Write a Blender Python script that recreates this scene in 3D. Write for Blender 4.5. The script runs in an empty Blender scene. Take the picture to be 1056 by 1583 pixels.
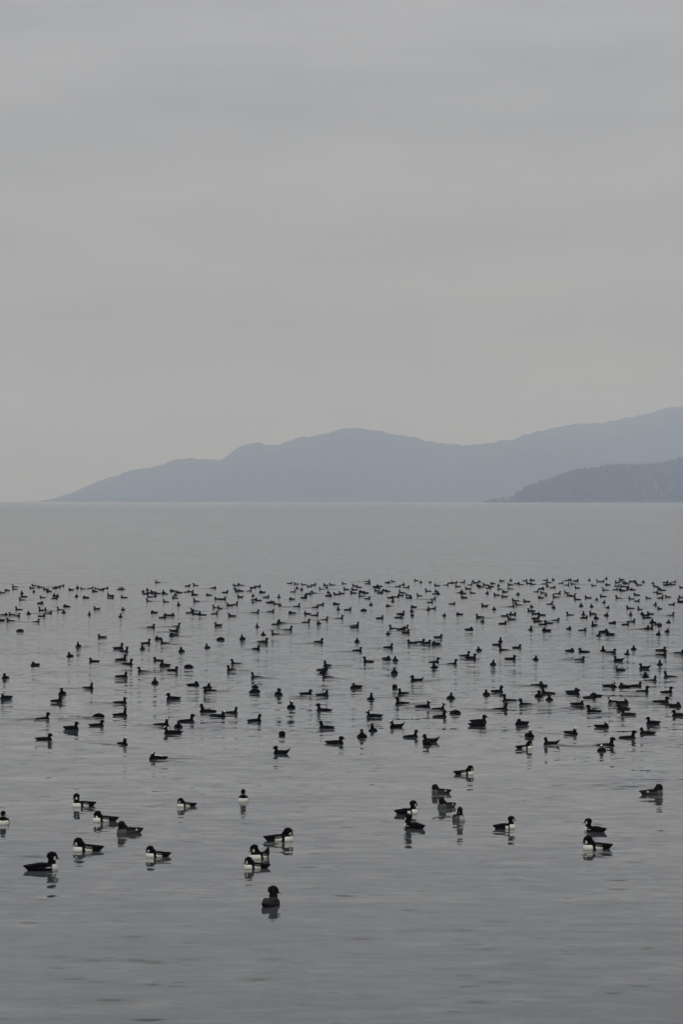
import bpy, math, random
import numpy as np
from mathutils import Vector, Matrix, noise

R = math.radians
rng = random.Random(7)
sc = bpy.context.scene
COL = sc.collection

# ------------------------------------------------------------------ camera
F = 4400.0            # focal length in pixels of the 1056 x 1583 photograph
HCAM = 5.1            # metres above the water
HOR = 773.1           # row of the true horizon
cam = bpy.data.cameras.new('camera')
cam.sensor_fit = 'VERTICAL'; cam.sensor_height = 36.0; cam.lens = F * 36.0 / 1583.0
cam.clip_start = 0.5; cam.clip_end = 60000
camo = bpy.data.objects.new('camera', cam); COL.objects.link(camo)
camo.location = (0, 0, HCAM)
camo.rotation_euler = (R(90) - (791.5 - HOR) / F, 0, 0)
sc.camera = camo

def ground(x, y):
    """point on the water seen at photo pixel x, y"""
    d = HCAM * F / (y - HOR)
    return (x - 528.0) / F * d, d

# ------------------------------------------------------------------ world, sun, exposure
SUN_EL, SUN_AZ = 52, 205
w = bpy.data.worlds.new('World'); sc.world = w; w.use_nodes = True
nt = w.node_tree; nt.nodes.clear()
def N(t, k, **kw):
    n = t.nodes.new(k)
    for a, b in kw.items(): setattr(n, a, b)
    return n
def math_node(t, op, a, b=None, c=None, clamp=False):
    n = N(t, 'ShaderNodeMath', operation=op, use_clamp=clamp)
    for i, v in enumerate((a, b, c)):
        if v is None: continue
        if isinstance(v, (int, float)): n.inputs[i].default_value = v
        else: t.links.new(v, n.inputs[i])
    return n.outputs[0]
def mapping(t, vec, s, loc=(0, 0, 0), rot=(0, 0, 0)):
    m = N(t, 'ShaderNodeMapping'); t.links.new(vec, m.inputs[0])
    m.inputs['Scale'].default_value = s; m.inputs['Location'].default_value = loc
    m.inputs['Rotation'].default_value = rot
    return m.outputs[0]
def noise_node(t, vec, scale=1.0, detail=2.0, rough=0.5, dist=0.0):
    n = N(t, 'ShaderNodeTexNoise'); t.links.new(vec, n.inputs['Vector'])
    n.inputs['Scale'].default_value = scale; n.inputs['Detail'].default_value = detail
    n.inputs['Roughness'].default_value = rough; n.inputs['Distortion'].default_value = dist
    return n

tc = N(nt, 'ShaderNodeTexCoord'); gen = tc.outputs['Generated']
sep = N(nt, 'ShaderNodeSeparateXYZ'); nt.links.new(gen, sep.inputs[0])
ramp = N(nt, 'ShaderNodeValToRGB'); nt.links.new(sep.outputs['Z'], ramp.inputs[0])
SK = 1.0
stops = [(0.0, (.270, .240, .150)), (.035, (.315, .295, .240)), (.09, (.366, .358, .350)),
         (.19, (.406, .406, .416)), (.45, (.82, .815, .81)), (1.0, (1.06, 1.05, 1.03))]
cr = ramp.color_ramp
while len(cr.elements) < len(stops): cr.elements.new(.5)
for e, (p, c) in zip(cr.elements, stops): e.position = p; e.color = (*[v * SK for v in c], 1)
cl1 = noise_node(nt, mapping(nt, gen, (5, 5, 42), rot=(0, R(2), 0)), 1.0, 4, .5, .4)
cl2 = noise_node(nt, mapping(nt, gen, (15, 15, 46), (3, 1, 7), rot=(0, R(-6), 0)), 1.0, 4, .55, .6)
k = math_node(nt, 'MULTIPLY_ADD', cl1.outputs[0], .50, .75)
k = math_node(nt, 'MULTIPLY_ADD', cl2.outputs[0], .24, math_node(nt, 'SUBTRACT', k, .12))
scl = N(nt, 'ShaderNodeVectorMath', operation='SCALE'); nt.links.new(ramp.outputs[0], scl.inputs[0])
nt.links.new(math_node(nt, 'MULTIPLY', k, 10.0), scl.inputs['Scale'])
sky = N(nt, 'ShaderNodeTexSky', sky_type='NISHITA', sun_disc=False)
sky.sun_elevation = R(SUN_EL); sky.sun_rotation = R(SUN_AZ)
mx = N(nt, 'ShaderNodeMix', data_type='RGBA'); mx.inputs[0].default_value = .05
nt.links.new(scl.outputs[0], mx.inputs[6]); nt.links.new(sky.outputs[0], mx.inputs[7])
bg = N(nt, 'ShaderNodeBackground'); bg.inputs[1].default_value = .1
nt.links.new(mx.outputs[2], bg.inputs[0])
wo = N(nt, 'ShaderNodeOutputWorld'); nt.links.new(bg.outputs[0], wo.inputs[0])

sun = bpy.data.lights.new('sun', 'SUN'); sun.energy = .5; sun.angle = R(20); sun.color = (1, .96, .9)
so = bpy.data.objects.new('sun', sun); COL.objects.link(so)
az, el = R(SUN_AZ), R(SUN_EL)
sd = Vector((math.sin(az) * math.cos(el), math.cos(az) * math.cos(el), math.sin(el)))
so.rotation_euler = sd.to_track_quat('Z', 'Y').to_euler(); so.location = (0, -50, 200)

vs = sc.view_settings
vs.view_transform = 'Standard'; vs.look = 'None'; vs.exposure = 0.0; vs.gamma = 1; vs.use_curve_mapping = False
sc.cycles.use_denoising = True
sc.cycles.volume_bounces = 1
sc.cycles.max_bounces = 6
sc.cycles.transparent_max_bounces = 8

# ------------------------------------------------------------------ helpers
def link_obj(name, me, parent=None, **props):
    o = bpy.data.objects.new(name, me); COL.objects.link(o)
    if parent: o.parent = parent
    for a, b in props.items(): o[a] = b
    return o
def mesh_from(name, V, Fc, mats=(), smooth=True):
    me = bpy.data.meshes.new(name)
    me.from_pydata([tuple(v) for v in V], [], [tuple(f) for f in Fc]); me.update()
    for m in mats: me.materials.append(m)
    if smooth: me.polygons.foreach_set('use_smooth', [True] * len(me.polygons))
    return me
def material(name, color, rough=.6, noise_amt=0.0, nscale=5.0, spec=.3):
    m = bpy.data.materials.new(name); m.use_nodes = True
    t = m.node_tree; b = t.nodes['Principled BSDF']
    b.inputs['Base Color'].default_value = (*color, 1); b.inputs['Roughness'].default_value = rough
    b.inputs['Specular IOR Level'].default_value = spec
    if noise_amt:
        c = N(t, 'ShaderNodeTexCoord')
        n = noise_node(t, c.outputs['Object'], nscale, 4, .6)
        s = N(t, 'ShaderNodeVectorMath', operation='SCALE'); s.inputs[0].default_value = color
        t.links.new(math_node(t, 'MULTIPLY_ADD', n.outputs[0], 2 * noise_amt, 1 - noise_amt), s.inputs['Scale'])
        t.links.new(s.outputs[0], b.inputs['Base Color'])
    return m

# ------------------------------------------------------------------ water
def water_material():
    m = bpy.data.materials.new('sea_water'); m.use_nodes = True
    t = m.node_tree; b = t.nodes['Principled BSDF']
    b.inputs['Base Color'].default_value = (.046, .051, .057, 1)
    b.inputs['IOR'].default_value = 1.333
    geo = N(t, 'ShaderNodeNewGeometry'); P = geo.outputs['Position']
    s = N(t, 'ShaderNodeSeparateXYZ'); t.links.new(P, s.inputs[0])
    # how ruffled the water is: wider ruffled and slick bands, rougher far out
    far = N(t, 'ShaderNodeMapRange', interpolation_type='SMOOTHSTEP'); t.links.new(s.outputs['Y'], far.inputs[0])
    far.inputs[1].default_value = 50; far.inputs[2].default_value = 85
    far.inputs[3].default_value = .74; far.inputs[4].default_value = 1.8
    far2 = N(t, 'ShaderNodeMapRange', interpolation_type='SMOOTHSTEP'); t.links.new(s.outputs['Y'], far2.inputs[0])
    far2.inputs[1].default_value = 250; far2.inputs[2].default_value = 2500; far2.inputs[3].default_value = 1.0; far2.inputs[4].default_value = .55
    band = noise_node(t, mapping(t, P, (.010, .035, 1)), 1, 3, .55)
    band2 = noise_node(t, mapping(t, P, (.0012, .006, 1), (5, 2, 0)), 1, 4, .6)
    patch = noise_node(t, mapping(t, P, (.16, .10, 1), (1, 9, 0)), 1, 2, .5)
    amp = math_node(t, 'MULTIPLY_ADD', band.outputs[0], 1.2, .4)
    amp = math_node(t, 'MULTIPLY', amp, math_node(t, 'MULTIPLY_ADD', band2.outputs[0], 1.6, .2))
    amp = math_node(t, 'MULTIPLY', amp, math_node(t, 'MULTIPLY_ADD', patch.outputs[0], 1.4, .3))
    amp = math_node(t, 'MULTIPLY', amp, math_node(t, 'MULTIPLY', far.outputs[0], far2.outputs[0]))
    pat = None
    # local ruffled patches left by swimming and diving ducks
    for (px, py, wx, wy) in PATCHES:
        gx, gy = ground(px, py); g1 = ground(px, py + wy)[1]
        rx = wx / F * gy; ry = abs(gy - g1)
        dx = math_node(t, 'MULTIPLY', math_node(t, 'SUBTRACT', s.outputs['X'], gx), 1 / rx)
        dy = math_node(t, 'MULTIPLY', math_node(t, 'SUBTRACT', s.outputs['Y'], gy), 1 / ry)
        r2 = math_node(t, 'ADD', math_node(t, 'MULTIPLY', dx, dx), math_node(t, 'MULTIPLY', dy, dy))
        g = math_node(t, 'EXPONENT', math_node(t, 'MULTIPLY', r2, -1.0))
        pat = g if pat is None else math_node(t, 'ADD', pat, g)
    amp = math_node(t, 'ADD', amp, pat)
    sx = sy = None
    for (lx, ly, wt, loc, rz) in ((.34, .12, .040, (0, 0, 0), 2), (.62, .25, .088, (4, 6, 0), 3), (2.8, 1.1, .050, (7, 3, 0), -4), (9.0, 3.2, .030, (2, 8, 0), 6)):
        n = noise_node(t, mapping(t, P, (1 / lx, 1 / ly, 1), loc, (0, 0, R(rz))), 1, 2, .5)
        c = N(t, 'ShaderNodeSeparateColor'); t.links.new(n.outputs['Color'], c.inputs[0])
        ax = math_node(t, 'MULTIPLY', math_node(t, 'SUBTRACT', c.outputs[0], .5), wt * 1.2)
        ay = math_node(t, 'MULTIPLY', math_node(t, 'SUBTRACT', c.outputs[1], .5), wt * 2.0)
        sx = ax if sx is None else math_node(t, 'ADD', sx, ax)
        sy = ay if sy is None else math_node(t, 'ADD', sy, ay)
    # small steep wavelets, sparse
    n = noise_node(t, mapping(t, P, (1 / .50, 1 / .22, 1), (11, 4, 0), (0, 0, R(3))), 1, 1, .4)
    st = math_node(t, 'MULTIPLY', math_node(t, 'MAXIMUM', math_node(t, 'SUBTRACT', math_node(t, 'MULTIPLY_ADD', pat, .12, math_node(t, 'MULTIPLY_ADD', math_node(t, 'MULTIPLY', far.outputs[0], far2.outputs[0]), .008, math_node(t, 'SUBTRACT', n.outputs[0], .02))), .655), 0), 4.0)
    sy = math_node(t, 'ADD', sy, st)
    for (px, py, wx, wy) in LENSES:            # single low swells close to the shore
        gx, gy = ground(px, py); rx = 1.25 * wx / F * gy; ry = 1.2 * abs(gy - ground(px, py + wy)[1])
        dx = math_node(t, 'MULTIPLY_ADD', s.outputs['X'], 1 / rx, -gx / rx)
        dy = math_node(t, 'MULTIPLY_ADD', s.outputs['Y'], 1 / ry, -gy / ry)
        dy = math_node(t, 'ADD', dy, math_node(t, 'MULTIPLY_ADD', n.outputs[0], 2.4, -1.2))
        r2 = math_node(t, 'ADD', math_node(t, 'MULTIPLY', dx, dx), math_node(t, 'MULTIPLY', dy, dy))
        sy = math_node(t, 'ADD', sy, math_node(t, 'MULTIPLY', math_node(t, 'EXPONENT', math_node(t, 'MULTIPLY', r2, -1.0)), .42))
    cx = N(t, 'ShaderNodeCombineXYZ')
    t.links.new(math_node(t, 'MULTIPLY', math_node(t, 'MULTIPLY', sx, amp), -1), cx.inputs[0])
    t.links.new(math_node(t, 'MULTIPLY', math_node(t, 'MULTIPLY', sy, amp), -1), cx.inputs[1])
    cx.inputs[2].default_value = 1
    # added to the mesh normal so that the modelled wakes keep their own slope
    gn = N(t, 'ShaderNodeVectorMath', operation='SUBTRACT'); t.links.new(geo.outputs['Normal'], gn.inputs[0])
    gn.inputs[1].default_value = (0, 0, 1)
    ad = N(t, 'ShaderNodeVectorMath', operation='ADD'); t.links.new(cx.outputs[0], ad.inputs[0]); t.links.new(gn.outputs[0], ad.inputs[1])
    nm = N(t, 'ShaderNodeVectorMath', operation='NORMALIZE'); t.links.new(ad.outputs[0], nm.inputs[0])
    t.links.new(nm.outputs[0], b.inputs['Normal'])
    rr = N(t, 'ShaderNodeMapRange', interpolation_type='SMOOTHSTEP'); t.links.new(s.outputs['Y'], rr.inputs[0])
    rr.inputs[1].default_value = 50; rr.inputs[2].default_value = 140; rr.inputs[3].default_value = .04; rr.inputs[4].default_value = .13
    r3 = N(t, 'ShaderNodeMapRange', interpolation_type='SMOOTHSTEP'); t.links.new(s.outputs['Y'], r3.inputs[0])
    r3.inputs[1].default_value = 250; r3.inputs[2].default_value = 1600; r3.inputs[3].default_value = 0; r3.inputs[4].default_value = .055
    t.links.new(math_node(t, 'ADD', rr.outputs[0], r3.outputs[0]), b.inputs['Roughness'])
    return m
PATCHES = [(1030, 1205, 60, 9), (955, 1216, 60, 6), (470, 1131, 55, 5), (850, 1096, 70, 7), (90, 1112, 60, 4), (330, 1125, 70, 5),
           (1040, 1150, 30, 8), (610, 1078, 50, 4), (480, 1076, 60, 5), (780, 1130, 40, 4), (60, 1010, 60, 3), (930, 1105, 70, 5)]
LENSES = [(170, 1547, 26, 3), (110, 1514, 20, 2.2), (145, 1485, 24, 2), (210, 1485, 22, 2), (240, 1488, 16, 2), (290, 1484, 16, 1.8), (207, 1449, 18, 2),
          (400, 1515, 20, 2), (420, 1484, 14, 1.6), (235, 1523, 14, 1.8), (768, 1519, 22, 2), (738, 1550, 18, 2), (948, 1536, 16, 2), (988, 1525, 16, 2),
          (753, 1468, 14, 1.6), (558, 1452, 18, 1.8), (718, 1439, 16, 1.6), (50, 1325, 20, 1.5), (1002, 1467, 8, 1.5), (90, 1480, 18, 1.6)]
WATER = water_material()
ys = [-300, 10, 30, 60, 120, 250, 500, 1000, 2000, 4000, 8000, 12000]
V = []; Fc = []
for y in ys:
    for x in (-8500, -1000, -100, 100, 1000, 8500): V.append((x, y, 0))
for j in range(len(ys) - 1):
    for i in range(5):
        a = j * 6 + i; Fc.append((a, a + 1, a + 7, a + 6))
link_obj('water', mesh_from('water', V, Fc, [WATER], False), kind='structure')

# ------------------------------------------------------------------ hills
def interp(pts, x):
    xs = [p[0] for p in pts]; v = [p[1] for p in pts]
    return float(np.interp(x, xs, v))
def smooth_profile(pts, x, wd=12):
    return sum(interp(pts, x + d) for d in (-wd, -wd / 2, 0, wd / 2, wd)) / 5
def terrain(name, prof, x0, x1, nx, d_shore, d_ridge, nv, rough, mat, seed, wd):
    V = []; Fc = []
    vv = np.concatenate([np.linspace(0, 1, nv), np.linspace(1.12, 1.6, nv // 3)])
    hts = []
    for i in range(nx):
        px = x0 + (x1 - x0) * i / (nx - 1)
        dr = d_ridge(px)
        h = max(0.0, (HOR - smooth_profile(prof, px, wd)) / F * dr + HCAM)
        row = []
        for v in vv:
            ds = d_shore(px)
            d = ds + (dr - ds) * v
            X = (px - 528) / F * d
            if v <= 1: z = h * (v ** .85)
            else: z = h * max(0, 1 - ((v - 1) / .6) ** 1.3)
            n = noise.fractal(Vector((X / 420 + seed, d / 420, seed)), .9, 2.1, 5)
            g = 4 * v * (1 - v) if v < 1 else 0
            z += n * h * .22 * max(g, 0)
            n2 = noise.fractal(Vector((X / 45, d / 45, seed + 4)), .9, 2.1, 3)
            z += n2 * rough * min(1, h / 60)
            if v == 0 or v == vv[-1]: z = -.6
            row.append((X, d, max(z, -.6)))
        V += row
    m = len(vv)
    for i in range(nx - 1):
        for j in range(m - 1):
            a = i * m + j; Fc.append((a, a + m, a + m + 1, a + 1))
    o = link_obj(name, mesh_from(name, V, Fc, [mat]), kind='structure')
    return o
M_HILL = material('forested_hillside', (.035, .05, .035), .9, .4, .004, .1)
FAR = [(40, 776), (62, 774.5), (85, 770), (110, 762), (135, 751), (150, 746), (168, 737), (185, 734), (205, 727), (240, 719), (262, 713),
       (278, 709), (300, 708.5), (318, 712), (335, 711), (350, 704), (365, 695), (380, 688), (400, 686), (415, 688), (432, 688.5), (450, 681),
       (480, 675), (505, 668), (530, 662.5), (560, 661.5), (590, 666), (615, 673), (640, 677), (665, 682), (690, 687), (735, 688),
       (760, 685), (790, 679), (830, 667), (860, 660), (885, 656), (920, 655), (950, 650), (985, 644), (1010, 637), (1035, 630), (1060, 627),
       (1150, 612), (1300, 604), (1700, 606)]
terrain('hills', FAR, 40, 1700, 640, lambda p: 8300, lambda p: 9700 + 1000 * min(1, max(0, (p - 640) / 350)), 18, 7, M_HILL, 3, 5)
HEAD = [(748, 775), (755, 772.8), (764, 770.4), (775, 768.2), (790, 768.0), (796, 765), (806, 762), (821, 757), (839, 750), (860, 742), (890, 732),
        (908, 730), (950, 724), (994, 723), (1024, 720), (1056, 712), (1150, 700), (1400, 690)]
M_LAND = material('headland_rock', (.040, .045, .036), .95, .2, .05, .05)
def head_shore(p): return 6000 - min(300, max(0, p - 800) * .6)
def head_ridge(p): return head_shore(p) + 60 + min(700, max(0, p - 760) * 2.6)
headland = terrain('headland', HEAD, 746, 1400, 300, head_shore, head_ridge, 12, 3, M_LAND, 9, 4)

# forest on the headland: conifers, each a tapered stack of ragged boughs
M_WOOD = material('conifer_needles', (.036, .046, .034), .95, .25, .012, .05)
def head_height(px, v):
    return max(0.0, (HOR - smooth_profile(HEAD, px, 4)) / F * head_ridge(px) + HCAM) * (v ** .85)
fv = []; ff = []
r2 = random.Random(5)
for i in range(4600):
    px = 797 + 560 * r2.random() ** 1.25
    v = r2.choice((r2.random(), 1 - .1 * r2.random(), r2.random()))
    v = max(v, .06)
    d = head_shore(px) + (head_ridge(px) - head_shore(px)) * v
    X = (px - 528) / F * d; z = head_height(px, v) - 1
    h = r2.uniform(8, 13.5) * (1.25 if r2.random() < .08 else 1) * (.55 if px < 810 else 1); rad = h * r2.uniform(.2, .34)
    base = len(fv); n = 6; lv = [(0, .25), (.18, 1), (.42, .85), (.68, .6), (.88, .28)]
    for (t_, q) in lv:
        for a in range(n):
            th = a * 2 * math.pi / n + t_ * 3; rr = rad * q * r2.uniform(.7, 1.25)
            fv.append((X + rr * math.cos(th), d + rr * math.sin(th), z + h * (t_ + r2.uniform(-.04, .04))))
    fv.append((X + r2.uniform(-.3, .3), d, z + h))
    for l in range(len(lv) - 1):
        for a in range(n):
            b0 = base + l * n; ff.append((b0 + a, b0 + (a + 1) % n, b0 + n + (a + 1) % n, b0 + n + a))
    for a in range(n): ff.append((base + 4 * n + a, base + 4 * n + (a + 1) % n, base + 5 * n))
link_obj('forest', mesh_from('forest', fv, ff, [M_WOOD], False), kind='stuff', label='dark conifer forest covering the headland')

# ------------------------------------------------------------------ lofts
def tube(path, n=20):
    """path of (x, z, half width, half height) -> closed loft in the xz plane"""
    P = [Vector((p[0], 0, p[1])) for p in path]; V = []; Fc = []
    for i, p in enumerate(P):
        tg = (P[min(i + 1, len(P) - 1)] - P[max(i - 1, 0)]).normalized()
        up = Vector((-tg.z, 0, tg.x))
        for k in range(n):
            th = 2 * math.pi * k / n
            V.append(p + Vector((0, 1, 0)) * (path[i][2] * math.cos(th)) + up * (path[i][3] * math.sin(th)))
    for i in range(len(P) - 1):
        for k in range(n):
            a = i * n + k; b = i * n + (k + 1) % n
            Fc.append((a, b, b + n, a + n))
    Fc.append(tuple(range(n))[::-1]); Fc.append(tuple((len(P) - 1) * n + k for k in range(n)))
    return V, Fc
def join(parts):
    V = []; Fc = []
    for v, f in parts:
        o = len(V); V += list(v); Fc += [tuple(i + o for i in q) for q in f]
    return V, Fc
def remesh(V, Fc, vox, it=3):
    me = mesh_from('tmp', V, Fc); o = bpy.data.objects.new('tmp', me); COL.objects.link(o)
    m = o.modifiers.new('r', 'REMESH'); m.mode = 'VOXEL'; m.voxel_size = vox
    s = o.modifiers.new('s', 'SMOOTH'); s.factor = .5; s.iterations = it
    dg = bpy.context.evaluated_depsgraph_get()
    out = bpy.data.meshes.new_from_object(o.evaluated_get(dg))
    bpy.data.objects.remove(o); bpy.data.meshes.remove(me)
    return out

_B = [(-.240, .056, .012, .007), (-.212, .052, .034, .017), (-.175, .043, .050, .034), (-.12, .030, .070, .050), (-.05, .020, .090, .068),
        (.02, .015, .099, .075), (.09, .012, .093, .073), (.14, .012, .070, .060), (.17, .012, .040, .040), (.18, .012, .008, .010)]
BODY = [(p[0], p[1], p[2] * 1.12, p[3] * 1.04) for p in _B]
COCK = [(-.250, .155, .006, .003), (-.225, .125, .024, .009), (-.185, .085, .044, .026), (-.13, .045, .068, .050)] + BODY[4:]
HUMP = [(-.20, .0, .02, .02), (-.16, .02, .05, .05), (-.09, .035, .085, .08), (0, .045, .1, .092), (.09, .035, .09, .08), (.15, .015, .06, .055), (.175, .0, .02, .02)]
LOW = [(p[0], p[1] - .012, p[2], p[3] * .93) for p in BODY]
GOLD = [(-.258, .066, .012, .006), (-.230, .056, .034, .020), (-.19, .042, .054, .042), (-.12, .032, .076, .056), (-.05, .026, .094, .070),
        (.02, .020, .102, .076), (.09, .016, .094, .076), (.145, .020, .078, .070), (.178, .022, .048, .048), (.19, .022, .010, .012)]
HEAD_S = [(-.045, -.006, .008, .010), (-.032, .002, .022, .024), (-.008, .006, .029, .032), (.018, .004, .027, .030), (.036, -.004, .018, .021), (.048, -.008, .006, .008)]
BILL_S = [(.030, -.002, .014, .018), (.046, -.006, .014, .016), (.062, -.016, .012, .009), (.078, -.022, .010, .005), (.084, -.024, .004, .002)]
HEAD_G = [(-.052, -.012, .010, .012), (-.040, .000, .028, .034), (-.012, .008, .037, .045), (.014, .006, .036, .041), (.034, -.006, .024, .027), (.048, -.014, .007, .009)]
BILL_G = [(.034, -.010, .013, .014), (.050, -.016, .011, .011), (.066, -.023, .009, .006), (.078, -.027, .007, .003), (.081, -.028, .003, .002)]

HEAD_S = [tuple(v * 1.24 for v in p) for p in HEAD_S]; BILL_S = [tuple(v * 1.12 for v in p) for p in BILL_S]
HEAD_G = [(p[0] * 1.28, p[1] * 1.28, p[2] * 1.26, p[3] * 1.34) for p in HEAD_G]; BILL_G = [(p[0] * 1.1 + .006, p[1] * 1.1, p[2] * 1.1, p[3] * 1.1) for p in BILL_G]
# pose: body, head centre (x, z), pitch deg, has head
FLAT = [(p[0], p[1] * .55 - .006, p[2] * .95, p[3] * .80) for p in BODY]
POSES = {
    'up':    (FLAT, (.135, .148), 0),
    'mid':   (BODY, (.130, .150), 2),
    'tuck':  (BODY, (.085, .108), 8),
    'tall':  (LOW, (.128, .168), -4),
    'low':   (LOW, (.132, .118), 6),
    'cock':  (COCK, (.128, .150), 8),
    'hump':  (HUMP, None, 0),
    'gup':   (GOLD, (.120, .168), 2),
    'glow':  (GOLD, (.126, .128), 14),
    'gtuck': (GOLD, (.112, .112), 42),
    'gcock': ([(-.20, .16, .006, .004), (-.185, .13, .026, .012), (-.165, .085, .046, .032)] + GOLD[3:], (.124, .150), 12),
}
def col_scoter(p, q, hd, pal):
    base = (.002, .002, .0025) if pal != 'brown' else (.006, .005, .004)
    if pal == 'white' and hd:
        if q[0] < -.018 and abs(q[1]) < .030 and -.06 < q[2] < .016 and p[2] > .075: return (.70, .70, .68)
        if .006 < q[0] < .044 and abs(q[1]) < .026 and q[2] > .014: return (.70, .70, .68)
    return base
def col_drake(p, q, hd, pal):
    x, y, z = p; blk = (.003, .003, .004); wht = (.66, .66, .60)
    if hd and (q[0] ** 2 + q[1] ** 2 + (q[2] + .004) ** 2) < .074 ** 2 and p[2] > .066:
        if .016 < q[0] < .042 and abs(q[1]) > .012 and -.034 < q[2] < .008: return wht
        return blk
    if pal == 'dark':
        if x > .105 and z < .078: return (.5, .5, .47)
        if x > .02 and .035 < z < .046 and (x * 60) % 1.0 < .5: return wht
        return blk
    if pal == 'half':
        if x > .062 and z < .076: return wht
        if -.03 < x < .03 and z < .056: return wht
        return blk
    if x > .064 and z < .066 - .3 * max(0, .09 - x): return wht
    if x > .012 + .3 * z: return blk
    if -.082 < x and z < .044 + .12 * x: return wht
    if -.08 < x < .02 and .062 < z - .08 * x < .072 and (x * 42) % 1.0 < .6: return wht
    return blk
def col_hen(p, q, hd, pal):
    x, y, z = p
    if pal == 'dark': return (.007, .006, .006) if z > .105 else (.016, .0155, .015) if (x * 37 + z * 50) % 1.0 < .6 else (.028, .027, .026)
    if hd and (q[0] ** 2 + q[1] ** 2 + (q[2] + .004) ** 2) < .074 ** 2 and p[2] > .066: return (.010, .007, .006)
    if x > .085 and z < .095:
        return (.34, .335, .32) if pal == 'pale' and y > -.015 else (.085, .083, .08)
    if -.12 < x < -.085 and .045 < z < .07: return (.5, .5, .48)
    if z < .058 and x > -.15: return (.042, .040, .039)
    return (.010, .0095, .0095)
PAINT = {'scoter': col_scoter, 'drake': col_drake, 'hen': col_hen}

M_PLUM = bpy.data.materials.new('plumage'); M_PLUM.use_nodes = True
t = M_PLUM.node_tree; b = t.nodes['Principled BSDF']
at = N(t, 'ShaderNodeAttribute', attribute_name='plumage')
tcx = N(t, 'ShaderNodeTexCoord')
fn = noise_node(t, mapping(t, tcx.outputs['Object'], (40, 120, 120)), 1, 3, .6)
s_ = N(t, 'ShaderNodeVectorMath', operation='SCALE'); t.links.new(at.outputs['Color'], s_.inputs[0])
t.links.new(math_node(t, 'MULTIPLY_ADD', fn.outputs[0], .5, .75), s_.inputs['Scale'])
t.links.new(s_.outputs[0], b.inputs['Base Color'])
b.inputs['Roughness'].default_value = .8; b.inputs['Specular IOR Level'].default_value = .03
bp = N(t, 'ShaderNodeBump'); bp.inputs['Strength'].default_value = .3; bp.inputs['Distance'].default_value = .003
t.links.new(fn.outputs[0], bp.inputs['Height']); t.links.new(bp.outputs[0], b.inputs['Normal'])
M_BILL = {'dull': material('dull_orange_bill', (.16, .09, .05), .5), 'dark': material('dark_bill', (.02, .018, .016), .4), 'orange': material('orange_bill', (.38, .12, .03), .4), 'red': material('pinkish_bill', (.30, .10, .09), .4)}

def head_xf(pose, yaw):
    H = POSES[pose][1]
    if H is None: return None
    return Matrix.Translation((H[0], 0, H[1])) @ Matrix.Rotation(R(yaw), 4, 'Z') @ Matrix.Rotation(R(POSES[pose][2]), 4, 'Y')
def paint(me, kind, X, pal):
    inv = X.inverted() if X is not None else None
    ca = me.color_attributes.new('plumage', 'FLOAT_COLOR', 'POINT'); f = PAINT[kind]
    for i, v in enumerate(me.vertices):
        q = inv @ v.co if inv is not None else Vector((0, 0, 0))
        c = f(v.co, q, inv is not None, pal); ca.data[i].color = (c[0], c[1], c[2], 1)
    me.materials.clear(); me.materials.append(M_PLUM)
    me.polygons.foreach_set('use_smooth', [True] * len(me.polygons))
CACHE = {}
def body_mesh(kind, pose, pal, yaw=0, vox=.008):
    key = (kind, pose, pal, yaw, vox)
    if key in CACHE: return CACHE[key]
    body, H, pitch = POSES[pose]
    parts = [tube(body)]
    X = head_xf(pose, yaw)
    if H:
        g = kind != 'scoter'
        dz = H[1] - .03; nr = .050 if g else .040
        nx = H[0] - .012
        pth = [(.095, .02, .055, .05), (.108, .03 + dz * .25, .056 if g else .046, .050 if g else .042),
               ((.115 + nx) / 2, .03 + dz * .55, nr + .004, nr + .002), (nx, .03 + dz * .82, nr, nr - .004), (nx + .004, H[1], nr * .8, nr * .8)]
        parts.append(tube(pth, 16))
        if g and pose != 'gup': parts.append(tube([(H[0] - .015, H[1] - .004, .046, .048), (.065, H[1] * .5 + .036, .048, .044), (.015, .062, .045, .03)], 14))
        v, f = tube(HEAD_G if g else HEAD_S, 16)
        parts.append(([X @ p for p in v], f))
        if vox > .012:
            v, f = tube(BILL_G if g else BILL_S, 8); parts.append(([X @ p for p in v], f))
    me = remesh(*join(parts), vox, 3 if vox < .01 else 1)
    me.name = 'duck_body'
    paint(me, kind, X, pal)
    CACHE[key] = me
    return me
def bill_mesh(kind, pose, yaw, tone):
    key = ('bill', kind != 'scoter', pose, yaw, tone)
    if key in CACHE: return CACHE[key]
    X = head_xf(pose, yaw)
    v, f = tube(BILL_S if kind == 'scoter' else BILL_G, 10)
    me = mesh_from('bill', [X @ p for p in v], f, [M_BILL[tone]])
    CACHE[key] = me
    return me
def wing_mesh(kind, side, pal):
    key = ('wing', kind, side, pal)
    if key in CACHE: return CACHE[key]
    pth = [(.075, .060, .006, .008), (.05, .064, .020, .022), (0, .068, .025, .026), (-.06, .066, .025, .026), (-.12, .062, .022, .021), (-.17, .060, .016, .012), (-.210, .060, .006, .004)]
    offs = [.062, .066, .066, .060, .046, .030, .016]
    v, f = tube(pth, 14)
    vv = [Vector((p.x, (p.y + offs[i // 14]) * side, p.z)) for i, p in enumerate(v)]
    if side < 0: f = [tuple(reversed(q)) for q in f]
    me = remesh(vv, f, .006, 2); me.name = 'wing'
    paint(me, kind, None, pal)
    CACHE[key] = me
    return me

# ------------------------------------------------------------------ the ducks
HEADING = {'R': 0, 'L': 180, 'T': -90, 'A': 90, 'r': -42, 'l': -138, 'e': 40, 'f': 140}
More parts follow.
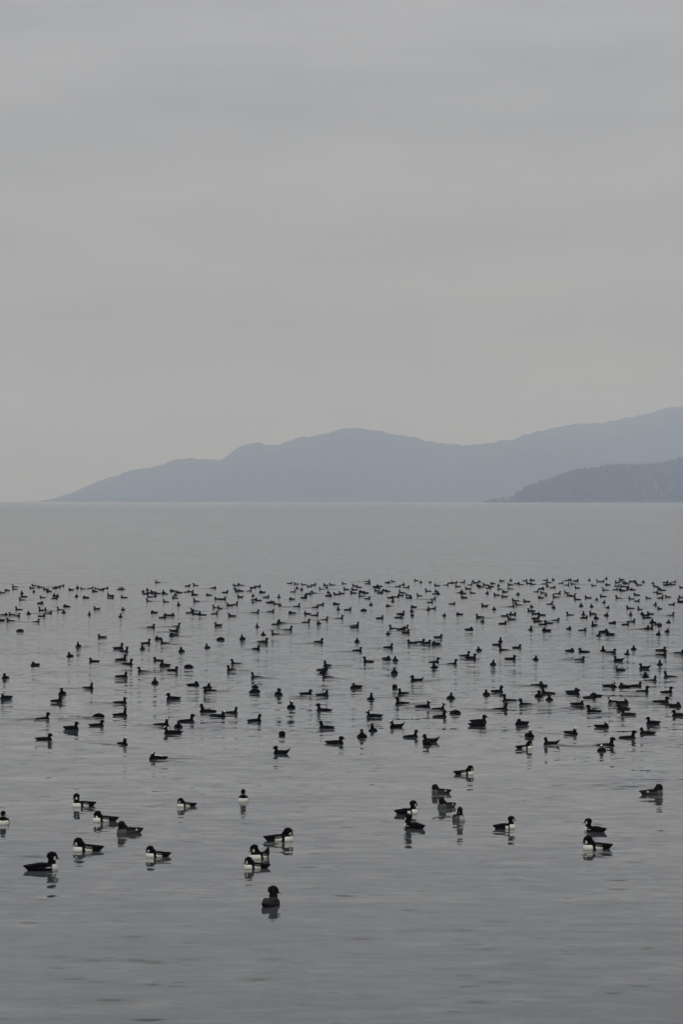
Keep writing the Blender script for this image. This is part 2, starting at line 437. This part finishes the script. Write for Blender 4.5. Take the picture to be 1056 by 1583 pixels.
# near ducks: x, y (waterline), heading degrees, kind, pose, palette, head yaw, scale, label
NEAR = [
 (127, 1248, 205, 'drake', 'gup', 'n', 25, .95, 'black and white duck with head raised, behind the two ducks at far left'),
 (160, 1271, 188, 'drake', 'gtuck', 'n', 0, .93, 'black and white duck dipping its bill, just behind the grey-brown duck on the left'),
 (198, 1290, 212, 'hen', 'glow', 'n', 20, 1.0, 'grey-brown duck with dark rounded head, only plain duck among the left pied ducks'),
 (133, 1317, 186, 'drake', 'glow', 'n', 0, 1.0, 'pied duck facing left with pointed raised tail, above and right of the lowest left duck'),
 (5, 1275, -90, 'drake', 'gup', 'n', 0, .9, 'pied duck seen head-on, cut by the left picture edge'),
 (66, 1347, 14, 'drake', 'gup', 'dark', -8, 1.08, 'long dark-backed duck with white breast facing right, lowest on the left'),
 (242, 1326, 190, 'drake', 'glow', 'n', 0, .82, 'compact pied duck facing left with bright white flank, alone left of the central trio'),
 (287, 1248, 192, 'drake', 'glow', 'n', 0, .74, 'small pied duck facing left, halfway between left group and the head-on duck'),
 (376, 1240, -90, 'drake', 'gup', 'n', 0, .9, 'small pied duck seen head-on, alone above the central trio'),
 (433, 1301, 3, 'drake', 'glow', 'n', 0, 1.0, 'pied duck facing right, right-hand one of the central trio'),
 (401, 1329, 228, 'drake', 'gcock', 'n', -15, .95, 'pied duck with big round white breast and cocked black tail, central trio'),
 (395, 1344, 184, 'drake', 'glow', 'n', 0, .82, 'pied duck facing left with long white flank, lowest of the central trio'),
 (418, 1403, 72, 'hen', 'gup', 'dark', -75, 1.0, 'dark brown duck seen from behind with head turned right, lowest of all'),
 (719, 1198, 2, 'drake', 'glow', 'n', 0, .86, 'pied duck facing right, topmost of the black and white ducks right of centre'),
 (681, 1227, 190, 'hen', 'glow', 'n', 0, .80, 'dark duck with grey flank and small white wing spot, facing left'),
 (690, 1250, 225, 'hen', 'glow', 'n', 10, .92, 'plain grey-brown duck with pointed tail, between a dark duck and a pale-breasted one'),
 (630, 1259, 18, 'drake', 'gup', 'half', -10, .90, 'pied duck facing right with dark back, just behind the duck turned away'),
 (639, 1282, 140, 'drake', 'gup', 'dark', 20, .92, 'dark-backed duck turned away to the left, white showing at its breast only'),
 (709, 1270, -80, 'hen', 'gup', 'pale', -20, .96, 'grey duck seen head-on with pale breast patch, lowest of the right-centre females'),
 (782, 1282, 14, 'drake', 'gup', 'half', -5, .82, 'pied duck facing right with upright head, alone right of the right-centre group'),
 (1010, 1229, 2, 'hen', 'glow', 'n', 0, .93, 'flat-backed grey-brown duck facing right beside ruffled water at far right'),
 (919, 1287, 150, 'drake', 'gup', 'dark', 25, .85, 'dark-backed duck turned away left, directly above a long pied duck on the right'),
 (922, 1314, 187, 'drake', 'glow', 'n', 0, 1.0, 'long pied duck facing left with white breast and flank, lowest on the right'),
 (812, 1158, 4, 'drake', 'glow', 'n', 0, .80, 'pied duck facing right with white flank, among black ducks at the flock edge'),
]
# the dark flock: x y code; code = heading letter + flags (u neck up, c tail cocked, h humped, w white head mark, o orange bill, k long)
FLOCK = '''
157 986 L|121 1000 Tu|183 1003 Ru|191.5 1008 ru|108 1015.5 T|144.5 1023.5 L|187 1020.5 Ru|197 1028 Ru|53.5 1029.5 l|225.5 995.5 Ru|220 1003.5 Tu|244 988.5 l|254 995.5 Lu|244 1022.5 L|254 1030 L
268 984 L|341 989.5 Rh|375 989 T|407 982.5 T|425 981.5 Lu|407 994 Ru|493 994 Ru|320.5 1002.5 Tu|280.5 1008.5 Tu|396 1005 ru|364 1027 Lu|291 1032.5 Lh|506 1030 lu
552 993 Tu|600 981 T|637 995 L|650 994 R|660 995 R|674 996.5 L|678 986 R|553 1007.5 Ru|601 1002.5 Ru|598 1020.5 r|611.5 1022.5 T|569 1024 Lu|672 1024.5 Ru|699.5 1027.5 Ru|741 1006.5 T|719.5 1014.5 Ru|729 1019 Ru|762.5 1028.5 Tu|774 992.5 Tu|769 997.5 R|779 1006 Lu|790 1020 R
800 1002.5 r|828.5 1020.5 T|882 1007.5 R|903 1009 L|933 1007 Tu|945.5 1010 R|970 1012 Tu|980.5 1004.5 T|1023 1006.5 R|1024 1014 Ru|1051 1011 R|897.5 1021 R|957 1022 Lc|1021 1028 Tu|926 984 Tu|943.5 982 L|935 978 R|1018.5 982 T
8 1049 Tuw|220 1039 Lu|188 1048 Ruk|239 1057 Tu|136 1065 ru|96 1074 T|87 1085 ru|8.5 1080.5 luw|186 1088 Ruw|152 1109.5 Rh|186 1107 Ru|66 1112.5 Ru|110 1128 Ru|149.5 1123 R|250 1122 Ruw|266 1134.5 Lwk|68 1144.5 Ro|188.5 1152 ruw|243 1175 Lw|267 1037.5 R|267 1081 L
357 1036.5 lu|396 1048 Lu|299 1061 R|322 1064 Tuw|323 1069.5 L|394 1064 Tw|394 1071 Rhw|430 1075 Tu|473.5 1074 R|499 1076.5 Ru|450 1095 Tuw|500 1099 Luk|320 1101 Luk|358 1103 Ru|337 1109 Rw|394 1115 Ru|289 1116 Ruk|275 1125.5 Tu|504 1126 Lu|436 1138 Th|434 1166 Lcp|518.5 1150 R|499 1037 R|506 1048 Lu|499 1041 T
672 1033 T|610 1041.5 T|644 1054 Luc|550.5 1064 l|610.5 1064.5 Th|623 1074 luw|573 1082 Tu|621 1089 Lu|697 1080.5 T|752.5 1074.5 T|769.5 1070 ru|655 1095 Ruwk|679 1098 Ruw|681 1109 Ru|704.5 1104 Rh|775 1098 Ru|578 1108.5 Lw|613 1125 Lcw|577 1131 Tu|560 1141 Tu|636 1140 Ru|665 1148 Lcu|661 1152 T|741 1118 Ruk|739 1123 R|787 1085 Lu
831 1061 R|841 1062 l|847 1073 Lu|833 1078 T|850 1083 Tu|812 1090 Lu|885 1071 R|888 1075 Ru|913 1080 R|921 1078 Lw|960 1037 luw|997 1034 Lc|999 1047 T|1008 1053.5 Ru|1036 1047.5 Lu|943 1062 R|949 1063 Tw|966 1063.5 L|985 1061.5 R|995 1070 Ru|1032 1071 Ru|894 1090 Rw|918 1101 Lu|950 1086.5 Luw|963 1088 Rw|964 1098 L|971 1106.5 L|1024 1087 Rk|1045 1093 R|1050 1107 L|1010 1119.5 Lu|932 1125 Rw|807 1121 l|883.5 1135.5 rw|818.5 1140 Tuw|1001 1135 L|972 1142 Ru|852 1152 Luc|938 1154 Ruk|931 1162 Tw
2 917 L|10 913.5 L|22 908 Lu|22 911.5 L|33.5 918 Tu|36 923 L|33 928 Lu|52 906 L|49 910 L|52 915.5 T|60.5 908.5 l|70 911.5 L|74.5 915 L|84 910 r|89 908.5 R|95 906.5 R|109 912.5 L|119 910 T|127.5 911 L|65 924.5 L|83 922 T|88 922.5 T|84 926 R|118 923 T|132 925 L|62 933.5 R|28 943 L|92 943.5 lu|102 938.5 L|98 947.5 T|64 944.5 Lu|69 944.5 Tu|75 948.5 R|44 949.5 T|6 952 R|17 951.5 l|26 953 ru|0 960 L|15 961 L|64 953.5 R|55.5 962 Ru|30.5 976.5 Rh
139.5 910.5 R|149 911 l|145.5 915 L|156.5 912.5 R|163 910.5 R|185 912 R|188 911.5 L|243 901 Lu|221 915.5 T|227.5 913 T|225 919 R|231 917.5 R|236 916 L|237 919 R|243 918.5 l|252.5 917 T|254 919 L|231 923.5 L|239 922.5 T|230 930 Lu|256 931 L|170 922 Lu|171 925.5 R|191 924.5 L|149 942.5 Lc|137.5 951 Tu|190 943.5 T|185.5 954.5 Tu|237.5 948 L|257.5 952.5 L|251 955.5 R|233.5 971 Ru
290 906.5 R|302 905.5 L|330 910 R|348 916.5 R|266.5 914.5 L|276 917 L|271 921 T|270 925.5 L|288 916 R|295 915.5 R|300 920.5 L|322.5 921 L|303 930.5 lu|276 936 Tu|336 927 L|344.5 927.5 Rc|371 924 Lc|333 940 Lu|340 941.5 lu|355 937 Lc|362.5 935.5 Ru|364 906 L|368 906 Tu|372 906 L|363 911 T|367 914.5 L|371 914.5 L|385 914 Ru|391 909 R|398.5 907.5 R|391 922 T|393 928 R|391 932.5 T|399 929 L|293.5 948 Ru|299.5 945 Lu|302 950 L|308 951 Tu|313 951.5 L|331.5 949.5 Ru|264 952.5 R|358 953 L|395 948 Ru|337 968 Lc|272.5 969 Ru|269 977 Rc|398 970 Tu
405 916.5 L|411.5 924 R|431 924 Tu|448 902.5 R|458 903.5 L|469 904.5 L|459 910 T|466 912.5 T|478 907.5 L|484.5 905 R|497 911.5 L|503.5 905.5 l|505 909.5 T|513 905 L|453 915.5 R|451 927 L|470 925 R|473 921 T|477 919 Ru|486 917.5 Lu|508 917 T|508.5 922 R|520 919.5 L|528 918 L|417 932.5 R|427 934.5 L|432.5 937.5 T|459 938.5 Ru|488 940 R|496 936 R|519.5 935 L|523.5 943 Tu|419 947 Ru|451 949 L|475 950 l|487 952 Ru|502 959 Ru|473.5 963 Ru|493 965 T|426 966 ru|436 964 Lu|445.5 974.5 Ru|525 957 Ru
532 903 L|568 899.5 R|569 903 R|599.5 901.5 R|607.5 899.5 l|643.5 898.5 l|651 901 T|535 912 Lu|549 906.5 L|555 908.5 L|547.5 912.5 L|546 917.5 L|581 908 R|587 907 L|584 910 R|583 914 L|588 917.5 R|594.5 914 L|600 915 l|616 907.5 R|623.5 905 T|629 909 R|559 916 L|565 917.5 L|558.5 922.5 Lu|568.5 926 R|621 917 Lu|613 923.5 Ru|620 921.5 R|631 921 L|633 925 R|604.5 925 R|607 930.5 Tu|648.5 921.5 L|573.5 936 T|538 943.5 R|562.5 944.5 Rh|600.5 938 l|639.5 939.5 L|637 946 T|637.5 952.5 T|620 950.5 Ru|617 955.5 R|587.5 957 Ru|549.5 967.5 Ru|548.5 970.5 R|608 972.5 Lu|621 974 R|626 972 Ru|628 979 r
665 901 T|676 906 L|690 905 Ru|697.5 902 R|704 901.5 R|715.5 901 R|708 907.5 L|727 904.5 R|731.5 899.5 T|735.5 901.5 L|741.5 900 l|724 911 L|740 906 l|743 908.5 L|751 905 L|756 910 R|759 907.5 L|762 903 L|776 899 L|771 906 T|773 911.5 lu|780.5 916 L|790 898.5 T|789 905 Lu|789 911 L|662 914.5 L|674 915 T|678 919 T|674 919 R|670 927 Ru|665.5 932.5 Rc|712 917 R|714 915 T|716 918.5 L|730.5 917.5 L|753.5 918 T|717.5 925 L|768 921 Lu|780 923.5 L|699.5 934.5 R|662.5 943.5 Tu|669.5 942 R|749.5 938 Lc|764.5 943 T|687 952.5 T|710.5 951 L|742 955.5 Lu|746 962 T|781 953 R|790.5 951 T|791 958.5 L|778 965 R|726 974.5 R|791 938.5 R
812 898.5 R|823 898 L|799.5 903 R|806 904.5 L|818 902.5 L|824 904 L|844 897.5 R|849 901 L|856 897.5 T|842 903.5 R|847 907 T|855.5 909 R|838 911 R|829.5 915.5 Ru|840 917.5 L|844 921 T|836.5 925 L|863 918.5 Ru|859.5 924 Lu|868 902.5 R|877 905 Ru|877 898 R|882 897.5 T|891 899 Ru|886.5 903.5 Lu|893 909.5 L|911.5 898 T|918.5 906 L|801 920 T|877 917 Lu|881 921 L|886 922.5 Ru|893 927.5 L|909.5 925 L|923 928 T|797 929.5 L|814.5 930.5 L|802 936 Lu|822.5 939 T|851 934.5 Ru|856.5 940.5 T|899 937.5 T|915.5 938.5 T|821.5 945.5 L|828 950 L|837.5 951.5 L|793 951.5 R|829 957 R|831 961.5 L|860 960 R|840 966.5 R|848 964.5 L|881.5 951.5 Lu|902.5 951 Tu|904 956 R|916.5 950 Lu|922.5 957 Tu|919.5 967.5 lu|820.5 974.5 Tu|845 976 L|880 973.5 T|901.5 975.5 R
926 899 L|938 895.5 T|931 899.5 R|940 905 L|961.5 896.5 L|960 899 R|955 901.5 Lu|965 902 Tu|969 902.5 L|975 900 T|980 899.5 R|984 902 T|988.5 905 L|995 900.5 T|955 907 R|964 907.5 L|971.5 908.5 Tu|953 912.5 R|958.5 913 Tu|963 914 L|973 912 L|979 912.5 L|1010 902.5 T|1014 907 l|1018 909.5 T|1020 912 T|1025 913 L|1014.5 916 R|1020 918.5 L|1030 901 R|1031 905 R|1037 904 T|1042.5 900.5 R|1041 904.5 L|936 913 Lu|933 923 L|934 932.5 Tu|985 920.5 L|957 925.5 Lu|977 926.5 L|985.5 930 R|1003 925.5 L|1022 925 R|1033 923.5 L|1054 924 L|1053 930 Lu|1054 932 R|1013.5 936 Tu|1039.5 935.5 R|1020.5 942 l|940 940.5 T|974.5 941.5 L|990 943 lu|975.5 951.5 Tu|938 952.5 T|993.5 950 T|999 952 R|1006 950.5 Lu|1000 956 L|1038 952 Ru|948 964.5 R|968 966.5 R|977 962 R|1009 963 T|1018 966 L|1020.5 969 T|1034 963 T|998 973.5 Ru|1005 972.5 Ru|1032 977.5 T|1055 909 L
'''
items = []
for tok in FLOCK.replace('\n', '|').split('|'):
    if tok.strip():
        a, b_, c = tok.split(); items.append([float(a), float(b_), c])
items.sort(key=lambda e: -e[1])
placed = []
def settle(x, y):
    """keep hulls from running into each other: move back or forward on the water"""
    for _ in range(40):
        hit = None
        for (a, b2) in placed:
            if abs(a - x) < .44 and abs(b2 - y) < .22: hit = (a, b2); break
        if hit is None: break
        y = hit[1] + .24
    placed.append((x, y)); return x, y

for (px, py, hd, kind, pose, pal, yaw, scl_, label) in NEAR:
    x, y = ground(px, py)
    y += .09 + .08 * abs(math.sin(R(hd)))
    x = (px - 528) / F * y
    x, y = settle(x, y)
    root = link_obj('duck', None, label=label, category='duck', group='pied ducks resting near the shore')
    root.location = (x, y, 0); root.rotation_euler = (0, 0, R(hd)); root.scale = (scl_,) * 3
    link_obj('body', body_mesh(kind, pose, pal, yaw, .006), root)
    link_obj('bill', bill_mesh(kind, pose, yaw, 'dark'), root)
    for sgn in (1, -1):
        link_obj('wing', wing_mesh(kind, sgn, pal), root)

MAXI = 300 - len(NEAR)
WORDS = {'u': 'neck raised', 'c': 'tail cocked', 'h': 'humped low', '': 'neck low'}
FACE = {'R': 'facing right', 'L': 'facing left', 'T': 'seen end-on', 'r': 'angled right', 'l': 'angled left'}
COLS = ['by left edge', 'left side', 'inner left', 'just left of centre', 'just right of centre', 'inner right', 'right side', 'by right edge']
def band(y):
    for lim, s in ((1130, 'near edge'), (1105, 'nearest rows'), (1080, 'nearer rows'), (1055, 'upper near rows'), (1030, 'middle rows'), (1005, 'mid-back rows'),
                   (980, 'back rows'), (960, 'rearward rows'), (945, 'before dense band'), (930, 'dense band front')):
        if y >= lim: return s
    return 'dense band'
wakes = []
stuff = []
named = {}
for i, (px, py, code) in enumerate(items):
    h = code[0]; fl = code[1:]
    x, y = ground(px, py)
    y += .09 if h in 'RL' else .15
    x = (px - 528) / F * y
    x, y = settle(x, y)
    jit = rng.uniform(-16, 16) if h in 'RL' else rng.uniform(-14, 14)
    rot = HEADING[h] + jit
    pose = 'hump' if 'h' in fl else 'cock' if 'c' in fl else 'up' if 'u' in fl else 'low'
    q = rng.random()
    if pose == 'up' and q < .45: pose = 'tall' if q < .2 else 'mid'
    if pose == 'low' and q < .5: pose = 'tuck' if q < .25 else 'up' if (q < .3 and i >= MAXI) else 'low'
    if h == 'T' and 'u' not in fl: pose = 'low' if q < .6 else 'mid' if pose != 'hump' else pose
    near = py > 1030
    pal = 'white' if 'w' in fl else ('brown' if rng.random() < .3 else 'black')
    s = rng.uniform(.82, .97) * (1.08 if 'k' in fl else 1) * (.84 if 'h' in fl else 1) * (1.06 if h == 'T' else 1)
    if 'u' in fl and rng.random() < .5: wakes.append((x, y, rot))
    elif rng.random() < .12: wakes.append((x, y, rot))
    if i >= MAXI:
        stuff.append((x, y, rot, s, pose)); continue
    yaw = rng.choice((0, 0, 25, -25, 60, -60)) if near else 0
    if pose == 'tuck': yaw = 0 if not near else rng.choice((0, 35, -35, 160))
    me = body_mesh('scoter', pose, pal, yaw, .008 if near else .013)
    head = POSES[pose][1] is not None
    look = ('white-marked black duck' if 'w' in fl else 'black duck')
    if 'o' in fl: look = 'orange-billed black duck'
    if 'p' in fl: look = 'pink-billed black duck'
    pk = 'h' if 'h' in fl else 'c' if 'c' in fl else 'u' if 'u' in fl else ''
    key = f"{look}, {WORDS[pk]}, {FACE[h]}, {band(py)} {COLS[min(7, max(0, int(px // 132)))]}"
    if near and head:
        o = link_obj('duck', None)
        link_obj('body', me, o)
        tone = 'red' if 'p' in fl else 'orange' if 'o' in fl else 'dull' if 'w' in fl else 'dark'
        link_obj('bill', bill_mesh('scoter', pose, yaw, tone), o)
    else:
        o = link_obj('duck', me)
    o.location = (x, y, 0); o.rotation_euler = (0, 0, R(rot)); o.scale = (s,) * 3
    o['category'] = 'duck'; o['group'] = 'black sea ducks rafting offshore'
    named.setdefault(key, []).append((px, py, o))
ORD = ['', 'second', 'third', 'fourth', 'fifth', 'sixth', 'seventh', 'eighth', 'ninth', 'tenth', 'eleventh', 'twelfth']
for key, lst in named.items():
    lst.sort(key=lambda e: e[0])
    for i, (px, py, o) in enumerate(lst):
        if len(lst) == 1: o['label'] = key
        elif i == 0: o['label'] = key + ', leftmost'
        elif i == len(lst) - 1: o['label'] = key + ', rightmost'
        else: o['label'] = key + f', {ORD[i]} from left'

# the farthest ducks of the raft: one mesh of small ducks
V = []; Fc = []; CC = []
for (x, y, rot, s, pose) in stuff:
    me = body_mesh('scoter', pose, 'black', 0, .018)
    M = Matrix.Translation((x, y, 0)) @ Matrix.Rotation(R(rot), 4, 'Z') @ Matrix.Scale(s, 4)
    o0 = len(V); V += [M @ v.co for v in me.vertices]; Fc += [tuple(i + o0 for i in p.vertices) for p in me.polygons]
me = mesh_from('duck_flock', V, Fc, [material('dark_plumage', (.002, .002, .0025), .85, spec=.03)])
link_obj('duck_flock', me, kind='stuff', label='distant black ducks packed along the far edge of the raft')

# wakes: low V-shaped ridges trailing from swimming ducks
V = []; Fc = []
for (x, y, rot) in wakes:
    M = Matrix.Translation((x, y, 0)) @ Matrix.Rotation(R(rot), 4, 'Z')
    for sgn in (1, -1):
        ln = rng.uniform(.6, 1.6); ang = R(rng.uniform(16, 26)); hh = rng.uniform(.012, .022); n = 9
        base = len(V)
        for i in range(n):
            u = i / (n - 1)
            cx_ = .16 - u * ln * math.cos(ang); cy_ = sgn * (.04 + u * ln * math.sin(ang) + .02 * math.sin(7 * u))
            prof = math.sin(math.pi * (u ** .7)) * hh; wd = .03 + .04 * u
            for j, (o_, z_) in enumerate(((-1, -.002), (-.5, .45), (0, 1), (.5, .45), (1, -.002))):
                V.append(M @ Vector((cx_, cy_ + o_ * wd, prof * z_ if abs(o_) < 1 else -.002)))
        for i in range(n - 1):
            for j in range(4):
                a = base + i * 5 + j; Fc.append((a, a + 1, a + 6, a + 5) if sgn < 0 else (a + 5, a + 6, a + 1, a))
me = mesh_from('wake', V, Fc, [WATER])
import bmesh
bm = bmesh.new(); bm.from_mesh(me)
for f in bm.faces:
    f.normal_update()
    if f.normal.z < 0: f.normal_flip()
bm.to_mesh(me); bm.free()
link_obj('wake', me, kind='stuff', label='low wakes spreading behind swimming ducks')

# ------------------------------------------------------------------ lighthouse, boat, gulls
def lathe(prof, n=12):
    V = []; Fc = []
    for (r_, z_) in prof:
        for k in range(n):
            th = 2 * math.pi * k / n; V.append(Vector((r_ * math.cos(th), r_ * math.sin(th), z_)))
    for i in range(len(prof) - 1):
        for k in range(n):
            a = i * n + k; b2 = i * n + (k + 1) % n; Fc.append((a, b2, b2 + n, a + n))
    Fc.append(tuple(range(n))[::-1]); Fc.append(tuple((len(prof) - 1) * n + k for k in range(n)))
    return V, Fc
def boxm(c, s):
    V = [Vector((c[0] + sx_ * s[0] / 2, c[1] + sy_ * s[1] / 2, c[2] + sz * s[2] / 2)) for sx_ in (-1, 1) for sy_ in (-1, 1) for sz in (-1, 1)]
    return V, [(0, 1, 3, 2), (4, 6, 7, 5), (0, 4, 5, 1), (2, 3, 7, 6), (0, 2, 6, 4), (1, 5, 7, 3)]
M_WHITE = material('white_paint', (.34, .33, .30), .6, .1, .5)
M_RED = material('red_paint', (.18, .07, .06), .5)
M_GLASS = material('lantern_glass', (.10, .12, .13), .1, spec=.6)
ld = 6035.0; lx = (773 - 528) / F * ld
lh = link_obj('lighthouse', None, label='small pale lighthouse on the low rocks at the tip of the headland', category='lighthouse')
lh.location = (lx, ld, 5.5); lh.scale = (.8,) * 3
link_obj('tower', mesh_from('tower', *lathe([(3.2, 0), (2.9, 1.5), (2.0, 10), (2.0, 11.5), (2.6, 11.8), (2.6, 12.2)], 6), [M_WHITE], False), lh)
link_obj('lantern', mesh_from('lantern', *lathe([(1.4, 12.21), (1.4, 14.4)], 8), [M_GLASS], False), lh)
link_obj('lantern_roof', mesh_from('lantern_roof', *lathe([(1.8, 14.41), (1.6, 14.8), (.3, 16.0), (.1, 17.2)], 8), [M_RED], False), lh)
hs = link_obj('keeper_house', None, label='low pale building with red roof beside the lighthouse', category='house')
hs.location = (lx + 16, ld + 12, 5.5)
link_obj('wall', mesh_from('wall', *boxm((0, 0, 1.6), (11, 7, 3.2)), [M_WHITE], False), hs)
rv = [Vector(v) for v in ((-6, -4, 3.2), (6, -4, 3.2), (6, 4, 3.2), (-6, 4, 3.2), (-6, 0, 5.6), (6, 0, 5.6))]
link_obj('roof', mesh_from('roof', rv, [(0, 1, 5, 4), (2, 3, 4, 5), (0, 4, 3), (1, 2, 5), (0, 3, 2, 1)], [M_RED], False), hs)

bd = 5600.0
bt = link_obj('motor_boat', None, label='tiny white motor boat out on the water below the hills', category='boat')
bt.location = ((615.5 - 528) / F * bd, bd, 0); bt.rotation_euler = (0, 0, R(185))
hull = [(-4.6, .55, 1.5, .95), (-3, .5, 1.7, 1.05), (0, .55, 1.7, 1.1), (3, .75, 1.2, 1.0), (4.8, 1.05, .25, .7), (5.2, 1.2, .04, .5)]
link_obj('hull', mesh_from('hull', *tube(hull, 16), [M_WHITE]), bt)
cb = link_obj('cabin', mesh_from('cabin', *join([boxm((-.5, 0, 2.2), (3.6, 2.1, 1.4)), boxm((-.5, 0, 3.0), (4.2, 2.4, .15))]), [M_WHITE], False), bt)
link_obj('window', mesh_from('window', *boxm((-.5, 0, 2.35), (3.66, 2.16, .6)), [M_GLASS], False), cb)
link_obj('mast', mesh_from('mast', *[(lambda q: q)(z) for z in lathe([(.09, 3.1), (.05, 5.6)], 6)], [M_GLASS]), bt)

M_GULL = material('gull_feathers', (.20, .20, .20), .7)
def gull(px, py, d, rz, label, flap):
    g = link_obj('gull', None, label=label, category='bird', group='birds flying before the hills')
    g.location = ((px - 528) / F * d, d, HCAM + (HOR - py) / F * d); g.rotation_euler = (0, R(8), R(rz))
    link_obj('body', mesh_from('body', *tube([(-.24, .0, .03, .006), (-.17, .0, .05, .02), (-.05, 0, .07, .06), (.08, .01, .06, .055), (.15, .03, .035, .035), (.20, .03, .03, .03), (.25, .02, .008, .008)], 12), [M_GULL]), g)
    for sg in (1, -1):
        V = []; Fc = []
        for i in range(7):
            u = i / 6; yy = sg * (.04 + .62 * u); zz = flap * math.sin(u * 2.4) * .22; ch = .16 * (1 - u ** 2 * .85)
            xx = .05 + .06 * math.sin(u * 3) - .12 * u * u
            V += [Vector((xx + ch * .5, yy, zz)), Vector((xx + .1 * ch, yy, zz + .018 * (1 - u))), Vector((xx - ch * .5, yy, zz)), Vector((xx + .1 * ch, yy, zz - .006))]
        for i in range(6):
            for k in range(4):
                a = i * 4 + k; b2 = i * 4 + (k + 1) % 4; Fc.append((a, b2, b2 + 4, a + 4))
        link_obj('wing', mesh_from('wing', V, Fc, [M_GULL]), g)
gull(253.5, 695, 1450, 20, 'tiny bird flying low over the left slope of the hills', 1)
gull(275.5, 649.5, 1900, 160, 'faint tiny bird flying above and right of the other one', -.4)

# ------------------------------------------------------------------ haze
hz = bpy.data.materials.new('haze'); hz.use_nodes = True
t = hz.node_tree; t.nodes.clear()
pv = N(t, 'ShaderNodeVolumePrincipled'); HZ_COL = (.51, .61, .84); HZ_DEN = 2.0e-4
pv.inputs['Absorption Color'].default_value = (1, 1, 1, 1)
pv.inputs['Color'].default_value = (*HZ_COL, 1); pv.inputs['Density'].default_value = HZ_DEN
pv.inputs['Anisotropy'].default_value = 0.0
mo = N(t, 'ShaderNodeOutputMaterial'); t.links.new(pv.outputs[0], mo.inputs['Volume'])
v, f = boxm((0, 5900, 224), (17400, 12800, 450))
link_obj('haze', mesh_from('haze', v, f, [hz], False), kind='stuff', label='thin blue-grey haze over the sea')
print('flock', len(items), 'individual', len(items) - len(stuff), 'stuff', len(stuff), 'dup labels', )
